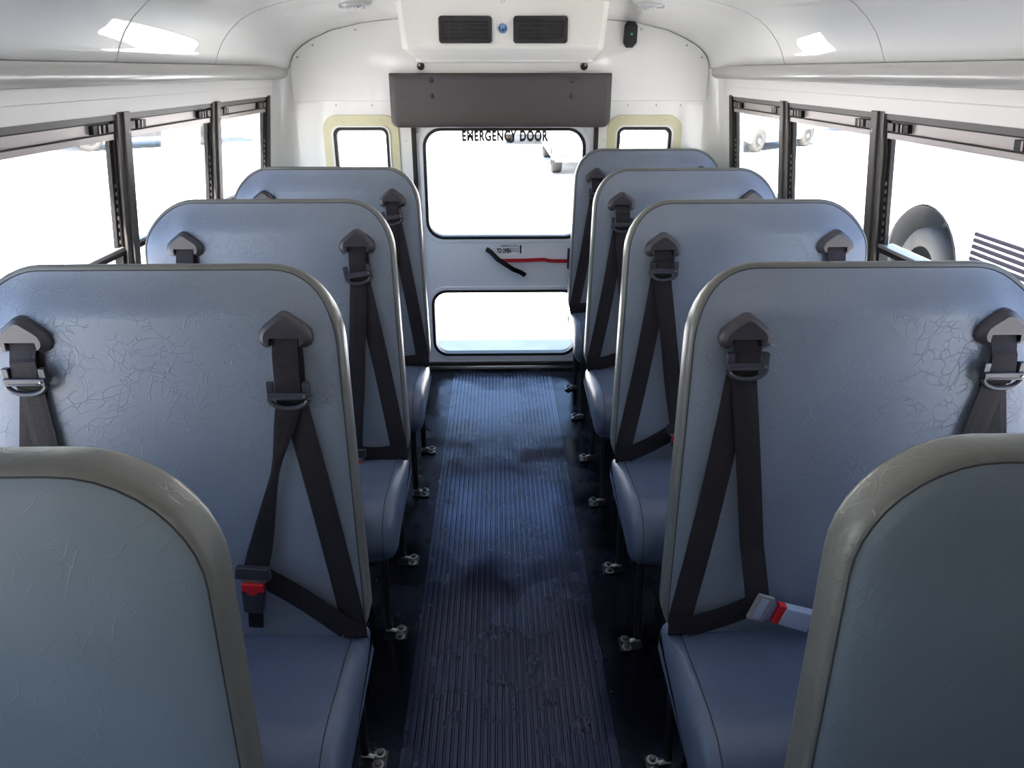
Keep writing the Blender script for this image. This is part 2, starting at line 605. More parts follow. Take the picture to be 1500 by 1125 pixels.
# ceiling: cove and crown, turning down into the moulded rear panel
prof = [(1.03, 1.49), (1.00, 1.50), (0.985, 1.535), (0.965, 1.570), (0.935, 1.605), (0.895, 1.638), (0.835, 1.668),
        (0.74, 1.694), (0.60, 1.717), (0.40, 1.738), (0.20, 1.750), (0.0, 1.754)]
arch = [(1.0, 1.47), (0.968, 1.49), (0.962, 1.515), (0.950, 1.540), (0.930, 1.562), (0.900, 1.585), (0.850, 1.612),
        (0.76, 1.648), (0.62, 1.678), (0.42, 1.697), (0.20, 1.704), (0.0, 1.706)]
full = prof + [(-x, z) for x, z in prof[-2::-1]]
afull = arch + [(-x, z) for x, z in arch[-2::-1]]
b = MB()
rings = []
for y in (YF, -1.0, 0.0, 1.0, 2.0, 2.6, 3.0, 3.3, 3.45, 3.55, 3.62, 3.67, 3.70, 3.77):
    t = min(1.0, max(0.0, (y - 3.30) / 0.40))
    t = t * t * (3 - 2 * t)
    rings.append([(x0 + (x1 - x0) * t, y, z0 + (z1 - z0) * t) for (x0, z0), (x1, z1) in zip(full, afull)])
b.loft(rings, close=False)
ceil = b.build('ceiling', M['cove'], smooth=True, angle=60)
sol = ceil.modifiers.new('solid', 'SOLIDIFY')
sol.thickness = 0.05
sol.offset = 0
sol.offset = 1.0 if ceil.data.polygons[10].normal.z > 0 else -1.0
tag(ceil, kind='structure')

def prof_strip(y, wd=0.004, off=0.0012):
    b = MB()
    n_ = len(full)
    rr = [[], [], [], []]
    for i, (x, z) in enumerate(full):
        a = full[max(0, i - 1)]
        c = full[min(n_ - 1, i + 1)]
        tx, tz = c[0] - a[0], c[1] - a[1]
        ln = math.hypot(tx, tz)
        nx, nz = tz / ln, -tx / ln
        if nx * -x + nz * (1.2 - z) < 0:
            nx, nz = -nx, -nz
        rr[0].append((x - nx * 0.002, y - wd / 2, z - nz * 0.002))
        rr[1].append((x + nx * off, y - wd / 2, z + nz * off))
        rr[2].append((x + nx * off, y + wd / 2, z + nz * off))
        rr[3].append((x - nx * 0.002, y + wd / 2, z - nz * 0.002))
    rings = [[rr[k][i] for k in range(4)] for i in range(n_)]
    b.loft(rings)
    return b
for y in (2.10, 2.83, 1.37, 0.64):
    trim(prof_strip(y), M['seam'], smooth=True)

# rear wall with the door opening and the two small windows
DX0, DX1, DZ1 = -0.425, 0.464, 1.30
SW = [(-0.800, -0.530, 0.78, 1.235), (0.552, 0.822, 0.78, 1.235)]
outer = [(-0.965, -0.02), (DX0, -0.02), (DX0, DZ1), (DX1, DZ1), (DX1, -0.02), (0.965, -0.02), (0.965, 1.46), (1.0, 1.46), (1.0, 1.80), (-1.0, 1.80), (-1.0, 1.46), (-0.965, 1.46)]
holes = [rrect(a, b_, c, d, 0.035) for a, b_, c, d in SW]
rw = plate('wall_rear', outer, holes, YR - 0.001, 0.06, M['white'])
tag(rw, kind='structure')

# moulded arch panel above the door
ao = [(-0.965, 1.347), (0.965, 1.347)] + [(x * 0.995, z) for x, z in arch[1:]] + [(-x * 0.995, z) for x, z in arch[-2:0:-1]]
hp = plate('trim_%d' % (trim_i[0] + 1), ao, [], YR - 0.022, 0.03, M['headerwhite'], bevel=0.004)
trim_i[0] += 1
tag(hp, kind='structure')
def rivet(x, y, z, r=0.0042):
    return MB().lathe([(0.0005, -0.0022), (r * 0.7, -0.0018), (r, 0.0), (r, 0.002)], (x, y, z), 'y', 10)
for x in (-0.935, -0.86, -0.66, -0.42, 0.43, 0.645, 0.86, 0.935):
    zz = None
    ax = abs(x)
    for (xa, za), (xb, zb) in zip(arch, arch[1:]):
        if xb <= ax <= xa:
            zz = za + (zb - za) * (xa - ax) / (xa - xb)
    rivet(x * 0.99, YR - 0.022, zz - 0.022).build('rivet', M['rivet'], hp, smooth=True)
for x in (-0.773, -0.605, 0.60, 0.735, 0.85):
    rivet(x, YR, 1.333 - 0.005).build('rivet', M['rivet'], rw, smooth=True)
for x in (-0.455, 0.492):
    for z in (1.17, 0.95, 0.7, 0.4):
        rivet(x, YR, z, 0.003).build('rivet', M['zinc'], rw, smooth=True)
# two drain holes under the cooler
for x in (-0.366, 0.384):
    o = MB().lathe([(0.001, -0.0015), (0.013, -0.001), (0.017, -0.004), (0.017, 0.002)], (x, YR - 0.022, 1.497), 'y', 20).build('hole', M['dark_hole'], hp, smooth=True)
    MB().lathe([(0.001, -0.006), (0.006, -0.006), (0.007, 0.0)], (x + (0.006 if x > 0 else -0.006), YR - 0.024, 1.502), 'y', 12).build('plug', M['zinc'], o, smooth=True)

# small rear windows
for i, (a, b_, c, d) in enumerate(SW):
    nwin += 1
    w_ = empty('window_%d' % nwin)
    tag(w_, kind='structure')
    plate('frame', rrect(a - 0.045, b_ + 0.045, c - 0.045, d + 0.05, (0.05, 0.05, 0.07, 0.07), 8), [rrect(a, b_, c, d, 0.035, 8)], YR - 0.008, 0.008, M['cream'], w_, bevel=0.002)
    plate('inner_lip', rrect(a - 0.004, b_ + 0.004, c - 0.004, d + 0.004, 0.04, 8), [rrect(a + 0.004, b_ - 0.004, c + 0.004, d - 0.004, 0.034, 8)], YR - 0.012, 0.02, M['white'], w_, bevel=0.001)
    plate('rubber_gasket', rrect(a + 0.003, b_ - 0.003, c + 0.003, d - 0.003, 0.034, 8), [rrect(a + 0.019, b_ - 0.019, c + 0.019, d - 0.019, 0.024, 8)], YR - 0.006, 0.04, M['seal'], w_, bevel=0.002)
    MB().box(a + 0.01, b_ - 0.01, YR + 0.015, YR + 0.019, c + 0.01, d - 0.01).build('pane', M['glass'], w_)
    for sx, sz in ((0.08, 0.028), (0.86, 0.028), (1.11, -0.22), (-0.09, -0.22)):
        rivet(a + (b_ - a) * sx, YR - 0.008, d + sz, 0.004).build('screw', M['cream'], w_, smooth=True)

# ------------------------------------------------------------------ emergency door
door = empty('door_1', (0, 0, 0))
tag(door, kind='structure')
UW = (-0.372, 0.405, 0.698, 1.222)
LW = (-0.362, 0.393, 0.068, 0.424)
ow_ = rrect(*UW, 0.085, 10)
lw_ = rrect(*LW, 0.075, 10)
YD = YR + 0.015
plate('door_panel', [(DX0 + 0.008, 0.022), (DX1 - 0.008, 0.022), (DX1 - 0.008, DZ1 - 0.005), (DX0 + 0.008, DZ1 - 0.005)], [ow_, lw_], YD, 0.035, M['doorwhite'], door)
for W_, r_ in ((UW, 0.085), (LW, 0.075)):
    a, b_, c, d = W_
    plate('raised_rim', rrect(a - 0.024, b_ + 0.024, c - 0.022, d + 0.022, r_ + 0.02, 10), [rrect(a - 0.004, b_ + 0.004, c - 0.004, d + 0.004, r_ + 0.003, 10)], YD - 0.006, 0.008, M['doorwhite'], door, bevel=0.0025)
    plate('rubber_gasket', rrect(a - 0.005, b_ + 0.005, c - 0.005, d + 0.005, r_ + 0.004, 10), [rrect(a + 0.010, b_ - 0.010, c + 0.010, d - 0.010, r_ - 0.008, 10)], YD - 0.009, 0.05, M['seal'], door, bevel=0.002)
    MB().box(a + 0.004, b_ - 0.004, YD + 0.015, YD + 0.019, c + 0.004, d - 0.004).build('pane', M['glass'], door)
sl = MB()
sl.box(DX0 - 0.003, DX0 + 0.018, YR - 0.004, YR + 0.03, 0.01, DZ1)
sl.box(DX1 - 0.018, DX1 + 0.003, YR - 0.004, YR + 0.03, 0.01, DZ1)
sl.box(DX0, DX1, YR - 0.004, YR + 0.03, DZ1 - 0.02, DZ1)
sl.box(DX0, DX1, YR - 0.006, YR + 0.03, 0.012, 0.028)
sl.build('door_seal', M['seal'], door, bevel=0.003)
b = MB()
b.box(DX0, DX1, YR - 0.03, YR + 0.06, -0.005, 0.006)
b.cur = 1
b.box(DX0, DX1, YR - 0.010, YR + 0.012, 0.005, 0.012)
trim(b, [M['blackpaint'], M['chrome']], bevel=0.002)
# lettering on the pane and the decal beside the handle
text_mesh('lettering', 'EMERGENCY DOOR', 0.064, (0.018, YD + 0.013, 1.186), M['black'], door, sx=0.66, space=1.12, fat=0.0032)
text_mesh('lettering', 'TO OPEN', 0.032, (0.012, YD - 0.0012, 0.632), M['black'], door, sx=0.52, fat=0.0012)
text_mesh('lettering', 'EMERGENCY ONLY', 0.012, (0.040, YD - 0.0012, 0.657), M['black'], door, sx=0.85)
text_mesh('lettering', 'PULL UP\nHANDLE', 0.0125, (0.068, YD - 0.0012, 0.637), M['black'], door, sx=0.85)
b = MB()
b.add([(0.093, YD - 0.001, 0.618), (0.101, YD - 0.001, 0.618), (0.101, YD - 0.001, 0.652), (0.104, YD - 0.001, 0.652), (0.097, YD - 0.001, 0.664), (0.090, YD - 0.001, 0.652), (0.093, YD - 0.001, 0.652)], [(0, 1, 2, 3, 4, 5, 6)])
o = b.build('arrow_mark', M['black'], door)
# dark pull handle, red operating rod
hx = [(-0.078, 0.645), (-0.055, 0.632), (-0.02, 0.598), (0.02, 0.572), (0.06, 0.545), (0.098, 0.526), (0.122, 0.507)]
hy = [YD - 0.018, YD - 0.03, YD - 0.045, YD - 0.048, YD - 0.045, YD - 0.03, YD - 0.018]
rings = []
for i, ((x, z), y) in enumerate(zip(hx, hy)):
    a = hx[max(0, i - 1)]
    c = hx[min(len(hx) - 1, i + 1)]
    t = Vector((c[0] - a[0], 0, c[1] - a[1])).normalized()
    p = Vector((-t.z, 0, t.x))
    hw = 0.0115
    c_ = Vector((x, y, z))
    rings.append([c_ - p * hw, c_ + p * hw, c_ + p * hw + Vector((0, 0.012, 0)), c_ - p * hw + Vector((0, 0.012, 0))])
h = MB().loft(rings).build('handle', M['aludark'], door, bevel=0.003)
for x, z in ((-0.068, 0.639), (0.110, 0.515)):
    MB().lathe([(0.0004, -0.006), (0.003, -0.005), (0.0042, 0.0), (0.0042, 0.012)], (x, YD - 0.016, z), 'y', 12).build('screw', M['chrome'], h, smooth=True)
    MB().lathe([(0.008, 0.0), (0.008, 0.02)], (x, YD - 0.018 + 0.006, z), 'y', 12).build('standoff', M['aludark'], h, smooth=True)
rr_ = [(0.0, 0.588, -0.030), (0.12, 0.588, -0.024), (0.215, 0.590, -0.018), (0.25, 0.583, -0.018), (0.34, 0.581, -0.018)]
rings = [[(x, YD + y, z - 0.009), (x, YD + y, z + 0.009), (x, YD + y + 0.005, z + 0.009), (x, YD + y + 0.005, z - 0.009)] for x, z, y in rr_]
MB().loft(rings).build('red_rod', M['redpaint'], door, bevel=0.001)
b = MB().box(0.336, 0.350, YD - 0.02, YD + 0.002, 0.54, 0.645)
b.box(0.350, 0.405, YD - 0.045, YD + 0.002, 0.53, 0.655)
b.build('lock_case', M['blackplastic'], door, bevel=0.003)

# ------------------------------------------------------------------ things on the rear wall
pad = empty('head_pad', (0.0, YR - 0.022, 1.232))
tag(pad, 'dark grey padded head bumper panel above the rear emergency door', 'pad')
b = MB()
W0, W1, H1 = -0.512, 0.512, 0.236
def padring(ins, y):
    return [(x, y, z) for x, z in rrect(W0 + ins, W1 - ins, ins, H1 - ins, (max(0.004, 0.036 - ins), max(0.004, 0.036 - ins), max(0.002, 0.006 - ins), max(0.002, 0.006 - ins)), 6)]
b.loft([padring(0.002, 0.0), padring(0.0, -0.010), padring(0.0, -0.028), padring(0.003, -0.036), padring(0.010, -0.041), padring(0.03, -0.043)])
b.build('cushion', M['pad'], pad, smooth=True, angle=60)
for x in (-0.318, 0.328):
    for z in (0.206, 0.138):
        MB().lathe([(0.0005, -0.049), (0.008, -0.047), (0.0125, -0.043), (0.014, -0.038), (0.014, -0.03)], (x, 0, z), 'y', 16).build('button', M['blackplastic'], pad, smooth=True)

# roof cooler with its two vents
ac = empty('roof_cooler', (0, 3.30, 1.51))
tag(ac, 'off-white overhead air cooler housing with two black vents above the rear door', 'air conditioner')
def acring(y0, z_, x0, x1, yb):
    return [(x0, y0, z_), (x1, y0, z_), (x1, yb, z_), (x0, yb, z_)]
b = MB()
zs = 0.245
# loft upward: rings (bottom lip) .. chamfered nose .. front face .. roof
rg = [
    [(-0.358, 0.165), (0.388, 0.165), (0.392, 0.39), (-0.362, 0.39), 0.0],
    [(-0.366, 0.150), (0.396, 0.150), (0.400, 0.39), (-0.370, 0.39), 0.004],
    [(-0.366, 0.142), (0.396, 0.142), (0.400, 0.39), (-0.370, 0.39), 0.012],
    [(-0.402, 0.010), (0.420, 0.010), (0.440, 0.39), (-0.425, 0.39), 0.050],
    [(-0.404, 0.000), (0.422, 0.000), (0.442, 0.39), (-0.427, 0.39), 0.062],
    [(-0.418, 0.003), (0.434, 0.003), (0.450, 0.39), (-0.440, 0.39), 0.20],
    [(-0.422, 0.004), (0.440, 0.004), (0.450, 0.39), (-0.440, 0.39), 0.238],
]
rings = []
for a_, b2, c_, d_, z_ in rg:
    ch = 0.022
    rings.append([(a_[0] + ch, a_[1], z_), (b2[0] - ch, b2[1], z_), (b2[0], b2[1] + ch, z_), (c_[0], c_[1], z_), (d_[0], d_[1], z_), (a_[0], a_[1] + ch, z_)])
b.loft(rings)
b.build('housing', M['acwhite'], ac, bevel=0.010, segs=3, smooth=True, angle=35)
for x0, x1 in ((-0.250, -0.036), (0.050, 0.269)):
    v = MB()
    rim = rrect(x0, x1, 0.070, 0.170, 0.012, 5)
    inn = rrect(x0 + 0.018, x1 - 0.018, 0.088, 0.152, 0.006, 5)
    v.loft([[(x, 0.002, z) for x, z in rim], [(x, -0.010, z) for x, z in rim], [(x + (0.003 if x < (x0 + x1) / 2 else -0.003), -0.014, z + (0.003 if z < 0.12 else -0.003)) for x, z in rim],
            [(x, -0.012, z) for x, z in inn], [(x, 0.0, z) for x, z in inn]], cap0=False)
    vent = v.build('vent', M['seal'], ac, smooth=True, angle=40)
    xm = (x0 + x1) / 2
    lo, hi = (xm - 0.088, xm + 0.002), (xm - 0.002, xm + 0.088)
    hor, ver = (lo, hi) if x0 < 0 else (hi, lo)
    for k in range(4):
        z = 0.094 + k * 0.016
        MB().box(x0 + 0.018, x1 - 0.018, -0.006, -0.001, z, z + 0.0025).build('louvre', M['blackplastic'], vent)
    for k in range(6):
        x = ver[0] + 0.006 + k * 0.0155
        MB().box(x, x + 0.002, -0.0105, -0.005, 0.089, 0.151).build('louvre', M['aludark'], vent)
    for k in range(2):
        x = hor[0] + 0.02 + k * 0.05
        MB().box(x, x + 0.002, -0.0105, -0.005, 0.089, 0.151).build('louvre', M['blackplastic'], vent)
MB().lathe([(0.0005, -0.024), (0.010, -0.022), (0.016, -0.014), (0.019, -0.004), (0.020, 0.002)], (0.007, 0, 0.125), 'y', 20).build('thermostat_knob', M['knobblue'], ac, smooth=True)
MB().lathe([(0.0005, -0.006), (0.006, -0.004), (0.008, 0.002)], (0.007, 0.002, 0.222), 'y', 12).build('cap', M['acwhite'], ac, smooth=True)

# black monitor box with a green light
dv = empty('monitor_box', (0.588, YR - 0.022, 1.63))
tag(dv, 'small black eight-sided box with a green light, right of the cooler', 'sensor')
oc = [(-0.016, -0.056), (0.012, -0.056), (0.030, -0.036), (0.030, 0.034), (0.014, 0.056), (-0.010, 0.056), (-0.028, 0.036), (-0.030, -0.036)]
MB().loft([[(x, 0.0, z) for x, z in oc], [(x, -0.024, z) for x, z in oc], [(x * 0.88, -0.030, z * 0.93) for x, z in oc]]).build('case', M['seal'], dv, bevel=0.002)
MB().lathe([(0.0005, -0.034), (0.004, -0.033), (0.005, -0.028)], (0.003, 0, 0.0), 'y', 12).build('indicator_light', M['led'], dv, smooth=True)

# ribbed dome lamps either side of the cooler
for x, lab in ((0.585, 'ribbed grey ceiling lamp in the corner right of the cooler'), (-0.575, 'ribbed grey ceiling lamp in the corner left of the cooler')):
    dl = empty('ceiling_light', (x, 3.22, 1.718))
    tag(dl, lab, 'lamp', 'ceiling lamps beside the cooler')
    MB().lathe([(0.075, 0.035), (0.075, 0.0), (0.068, -0.008), (0.060, -0.010), (0.001, -0.010)], (0, 0, 0.004), 'z', 28).build('bezel', M['rail'], dl, smooth=True)
    g = MB()
    for k in range(-3, 4):
        g.tube([(k * 0.014, -0.05 * cos(k * 0.3), -0.014), (k * 0.014, 0.05 * cos(k * 0.3), -0.014)], 0.0048, 8)
    g.lathe([(0.056, -0.004), (0.050, -0.013), (0.001, -0.014)], (0, 0, 0), 'z', 24)
    g.build('lens', M['lens'], dl, smooth=True)

# ribbed aisle mat
b = MB()
x0, x1 = -0.245, 0.245
NR = 28
pitch = (x1 - x0) / NR
sec = [(x0 - 0.012, 0.0), (x0 - 0.010, 0.0045), (x0, 0.0045)]
for k in range(NR):
    xa = x0 + k * pitch
    sec += [(xa + 0.0010, 0.0005), (xa + 0.0052, 0.0005), (xa + 0.0068, 0.0050), (xa + pitch - 0.0010, 0.0050)]
sec += [(x1, 0.0045), (x1 + 0.010, 0.0045), (x1 + 0.012, 0.0)]
b.loft([[(x, YF + 0.3, z) for x, z in sec], [(x, 3.63, z) for x, z in sec]])
mt = b.build('aisle_mat', M['mat'])
tag(mt, 'glossy black rubber mat with lengthwise ribs running down the aisle', 'mat')

# ================================================================== SEATS
T = 0.060      # backrest thickness
REC = 0.154    # recline per metre
ZTOP, ZBOT = 1.145, 0.372

def back_outline(hw, ins, zt=ZTOP, zb=ZBOT, rt=0.135, rb=0.09, taper=0.030, z_off=0):
    pts = rrect(-hw + ins, hw - ins, zb + ins, zt - ins, (max(rb - ins, 0.015), max(rb - ins, 0.015), max(rt - ins, 0.03), max(rt - ins, 0.03)), 10)
    H = zt - zb
    out = []
    # add vertices along the long sides so that the panel can bend
    dense = []
    for i, p in enumerate(pts):
        q = pts[(i + 1) % len(pts)]
        d = math.hypot(q[0] - p[0], q[1] - p[1])
        k = max(1, int(d / 0.07))
        for j in range(k):
            dense.append((p[0] + (q[0] - p[0]) * j / k, p[1] + (q[1] - p[1]) * j / k))
    for x, z in dense:
        f = 1.0 + taper * (zt - z) / H / hw * (1 if taper else 0)
        f = 1.0 + (taper / hw) * ((zt - z) / H - 0.5) * -1
        out.append((x * f, z))
    return out

def lean(z, rec=REC):
    return -rec * (ZTOP - z)

def backrest(parent, hw, facemat, taper=-0.030, rec=REC, zb=ZBOT, thick=T, wrap=True):
    # the outline keeps its point count for every inset (same number of divisions)
    base = back_outline(hw, 0.0, zb=zb, taper=taper)
    cx, cz = 0.0, (ZTOP + zb) / 2
    def ring(ins, y):
        pts = []
        n_ = len(base)
        for i in range(n_):
            a, c, p = base[i - 1], base[(i + 1) % n_], base[i]
            tx, tz = c[0] - a[0], c[1] - a[1]
            ln = math.hypot(tx, tz)
            nx, nz = -tz / ln, tx / ln
            q = min(1.0, max(0.0, (ZTOP - p[1]) / 0.11))
            k = 0.28 + 0.72 * q * q * (3 - 2 * q) if wrap else 1.0     # the cover rolls back over the top edge
            e = min(1.0, max(0.0, (ins - 0.006) / 0.078))
            k = k + (1 - k) * e * e * (3 - 2 * e)
            pts.append((p[0] + nx * ins, y * k + lean(p[1] + nz * ins, rec), p[1] + nz * ins))
        return pts
    b = MB()
    b.cur = 1
    b.loft([ring(0.030, 0.006), ring(0.012, 0.002), ring(0.004, -0.004), ring(0.0, -0.014), ring(0.0, -(thick - 0.014)), ring(0.0015, -(thick - 0.007)), ring(0.005, -(thick - 0.002)), ring(0.008, -thick + 0.001)], cap1=False)
    b.cur = 0
    face = [(0.008, -thick + 0.001), (0.010, -thick)]
    face += [(i_, -(thick + d_)) for i_, d_ in ((0.017, 0.0035), (0.026, 0.006), (0.038, 0.008), (0.047, 0.0090), (0.056, 0.0098), (0.064, 0.0104), (0.072, 0.0108), (0.080, 0.011), (0.084, 0.011), (0.087, 0.011))]
    b.loft([ring(i_, y_) for i_, y_ in face], cap0=False, cap1=False)
    last = ring(*face[-1])
    b.add(last, [tuple(range(len(last)))])
    o = b.build('backrest', [facemat, M['vinyl_band']], parent, smooth=True, angle=50)
    s = MB().tube(ring(0.009, -thick + 0.0002), 0.0011, 5, closed=True)
    s.build('stitched_seam', M['stitch'], o, smooth=True)
    return o

def face_y(z, thick=T, rec=REC):
    return lean(z, rec) - (thick + 0.011)

def cushion(parent, hw, inner, nm='seat_cushion'):
    """inner: +1 if the aisle end is at +x, else -1"""
    prof_ = [(-0.115, 0.300), (-0.11, 0.385), (-0.135, 0.405), (-0.20, 0.412), (-0.30, 0.422), (-0.40, 0.428), (-0.455, 0.424), (-0.495, 0.405),
             (-0.518, 0.375), (-0.528, 0.335), (-0.525, 0.300), (-0.508, 0.272), (-0.48, 0.262), (-0.40, 0.272), (-0.25, 0.280)]
    cyy = sum(p[0] for p in prof_) / len(prof_)
    czz = 0.345
    n_ = len(prof_)
    def ring(x, ins):
        out = []
        for i in range(n_):
            a, c, p = prof_[i - 1], prof_[(i + 1) % n_], prof_[i]
            ty, tz = c[0] - a[0], c[1] - a[1]
            ln = math.hypot(ty, tz)
            ny, nz = tz / ln, -ty / ln
            if ny * (cyy - p[0]) + nz * (czz - p[1]) < 0:
                ny, nz = -ny, -nz
            out.append((x, p[0] + ny * ins, p[1] + nz * ins))
        return out
    L_ = []
    e = [(0.0, 0.045), (0.004, 0.030), (0.011, 0.017), (0.022, 0.008), (0.030, 0.005), (0.040, 0.0035), (0.07, 0.0), (0.2, -0.004)]
    for d, ins in e:
        L_.append(ring(-hw + d, ins))
    for d, ins in reversed(e):
        L_.append(ring(hw - d, ins))
    b = MB().loft(L_)
    o = b.build(nm, M['cushion'], parent, smooth=True, angle=70)
    x = inner * (hw - 0.034)
    seam = [(x, y, z) for _, y, z in ring(x, 0.0038)][1:12]
    MB().tube(seam, 0.0011, 5).build('stitched_seam', M['stitch'], o, smooth=True)
    return o

def ribbon(mb, pts, th=0.0016):
    """pts: (x, z, half width, y) along the strap, lying roughly in the XZ plane"""
    rings = []
    for i, (x, z, hw, y) in enumerate(pts):
        a = pts[max(0, i - 1)]
        c = pts[min(len(pts) - 1, i + 1)]
        t = Vector((c[0] - a[0], 0, c[1] - a[1]))
        t.normalize()
        p = Vector((-t.z, 0, t.x))
        q = Vector((x, y, z))
        rings.append([q - p * hw, q - p * hw * 0.5 + Vector((0, -0.0010, 0)), q + p * hw * 0.5 + Vector((0, -0.0010, 0)), q + p * hw,
                      q + p * hw + Vector((0, th, 0)), q - p * hw + Vector((0, th, 0))])
    mb.loft(rings)

def interp(a, b_, n_, sag=0.0):
    return [(a[0] + (b_[0] - a[0]) * k / n_ + sag * sin(pi * k / n_), a[1] + (b_[1] - a[1]) * k / n_) for k in range(n_ + 1)]

def bezel(parent, x, z):
    y = face_y(z)
    half = [(0.0, 0.044), (0.008, 0.042), (0.016, 0.036), (0.036, 0.021), (0.046, 0.011), (0.050, 0.0), (0.050, -0.010), (0.045, -0.019), (0.037, -0.023), (0.031, -0.021), (0.028, -0.015), (0.027, -0.001)]
    out = half + [(-a, c) for a, c in half[:0:-1]]
    def ring(sc, dy, fz=0.0):
        r_ = []
        for a, c in out:
            s_ = sc
            if abs(a) < 0.029 and c < 0.0:
                r_.append((x + a, y + dy, z + c))
            else:
                r_.append((x + a * s_, y + dy, z + 0.005 + (c - 0.005) * s_))
        return r_
    b = MB()
    def flat(r_):
        return r_
    n_ = len(out)
    rs = [ring(1.0, 0.006), ring(1.0, -0.006), ring(0.96, -0.011), ring(0.90, -0.014), ring(0.74, -0.020)]
    b.loft(rs, cap1=False)
    # front cap: fan split left / right of the notch
    o_ = len(b.v)
    last = rs[-1]
    b.add(last, [tuple(range(n_))])
    ob = b.build('belt_bezel', M['blackplastic'], parent, smooth=True, angle=40)
    s = MB().box(x - 0.027, x + 0.027, y - 0.004, y + 0.004, z - 0.014, z + 0.002)
    s.build('belt_slot', M['seal'], ob)
    return ob

def adjuster(parent, x, z, tilt=0.0):
    y = face_y(z) - 0.020
    R_ = Matrix.Rotation(tilt, 3, 'Y')
    def tr(a, dy, c):
        v = R_ @ Vector((a, 0, c))
        return (x + v.x, y + dy, z + v.z)
    b = MB()
    for s_ in (-1, 1):
        lo, hi = sorted((s_ * 0.0270, s_ * 0.0390))
        b.box(lo, hi, -0.004, 0.008, -0.004, 0.026, lambda a, q, c: tr(a, q, c))
    b.box(-0.0375, 0.0375, -0.009, -0.003, -0.006, 0.008, lambda a, q, c: tr(a, q, c))
    b.box(-0.030, 0.030, -0.0105, -0.008, -0.0045, -0.001, lambda a, q, c: tr(a, q, c))
    path = [tr(0.036 * cos(t), -0.003, -0.004 - 0.021 * sin(t)) for t in [pi * k / 12 for k in range(13)]]
    b.tube(path, 0.0052, 8)
    o = b.build('belt_adjuster', M['adjuster'], parent, bevel=0.0012, smooth=True, angle=40)
    MB().lathe([(0.0005, -0.0035), (0.0022, -0.003), (0.003, 0.0)], tr(0.031, -0.009, 0.002), 'y', 10).build('stud', M['zinc'], o, smooth=True)
    return o

def floor_foot(parent, x, y, inner, double=True):
    """black plate with bolts and a short angled tube, at the aisle side"""
    s = inner
    b = MB()
    b.cur = 0
    pts = [(x - s * 0.045, y - 0.022), (x + s * 0.006, y - 0.032), (x + s * 0.018, y - 0.030), (x + s * 0.018, y + 0.020), (x + s * 0.006, y + 0.024), (x - s * 0.045, y + 0.014)]
    if s < 0:
        pts = pts[::-1]
    b.loft([[(px, py, 0.001) for px, py in pts], [(px, py, 0.006) for px, py in pts]])
    b.cur = 0
    o = b.build('foot_plate', M['blackpaint'], parent, bevel=0.001)
    for dy in ((-0.019, 0.012) if double else (-0.010,)):
        bo = MB()
        bo.lathe([(0.0135, 0.0), (0.0135, 0.0022), (0.0095, 0.0026)], (x, y + dy, 0.006), 'z', 20)
        bo.cur = 1
        bo.lathe([(0.0085, 0.0), (0.0085, 0.006), (0.007, 0.0075), (0.0005, 0.0078)], (x, y + dy, 0.008), 'z', 6)
        bo.build('bolt', [M['zinc'], M['boltdark']], o, bevel=0.0005)
    MB().tube([(x - s * 0.040, y + 0.002, 0.012), (x - s * 0.020, y - 0.001, 0.014), (x - s * 0.012, y - 0.001, 0.010)], 0.0055, 10).build('weld_stub', M['zinc'], o, smooth=True)
    return o

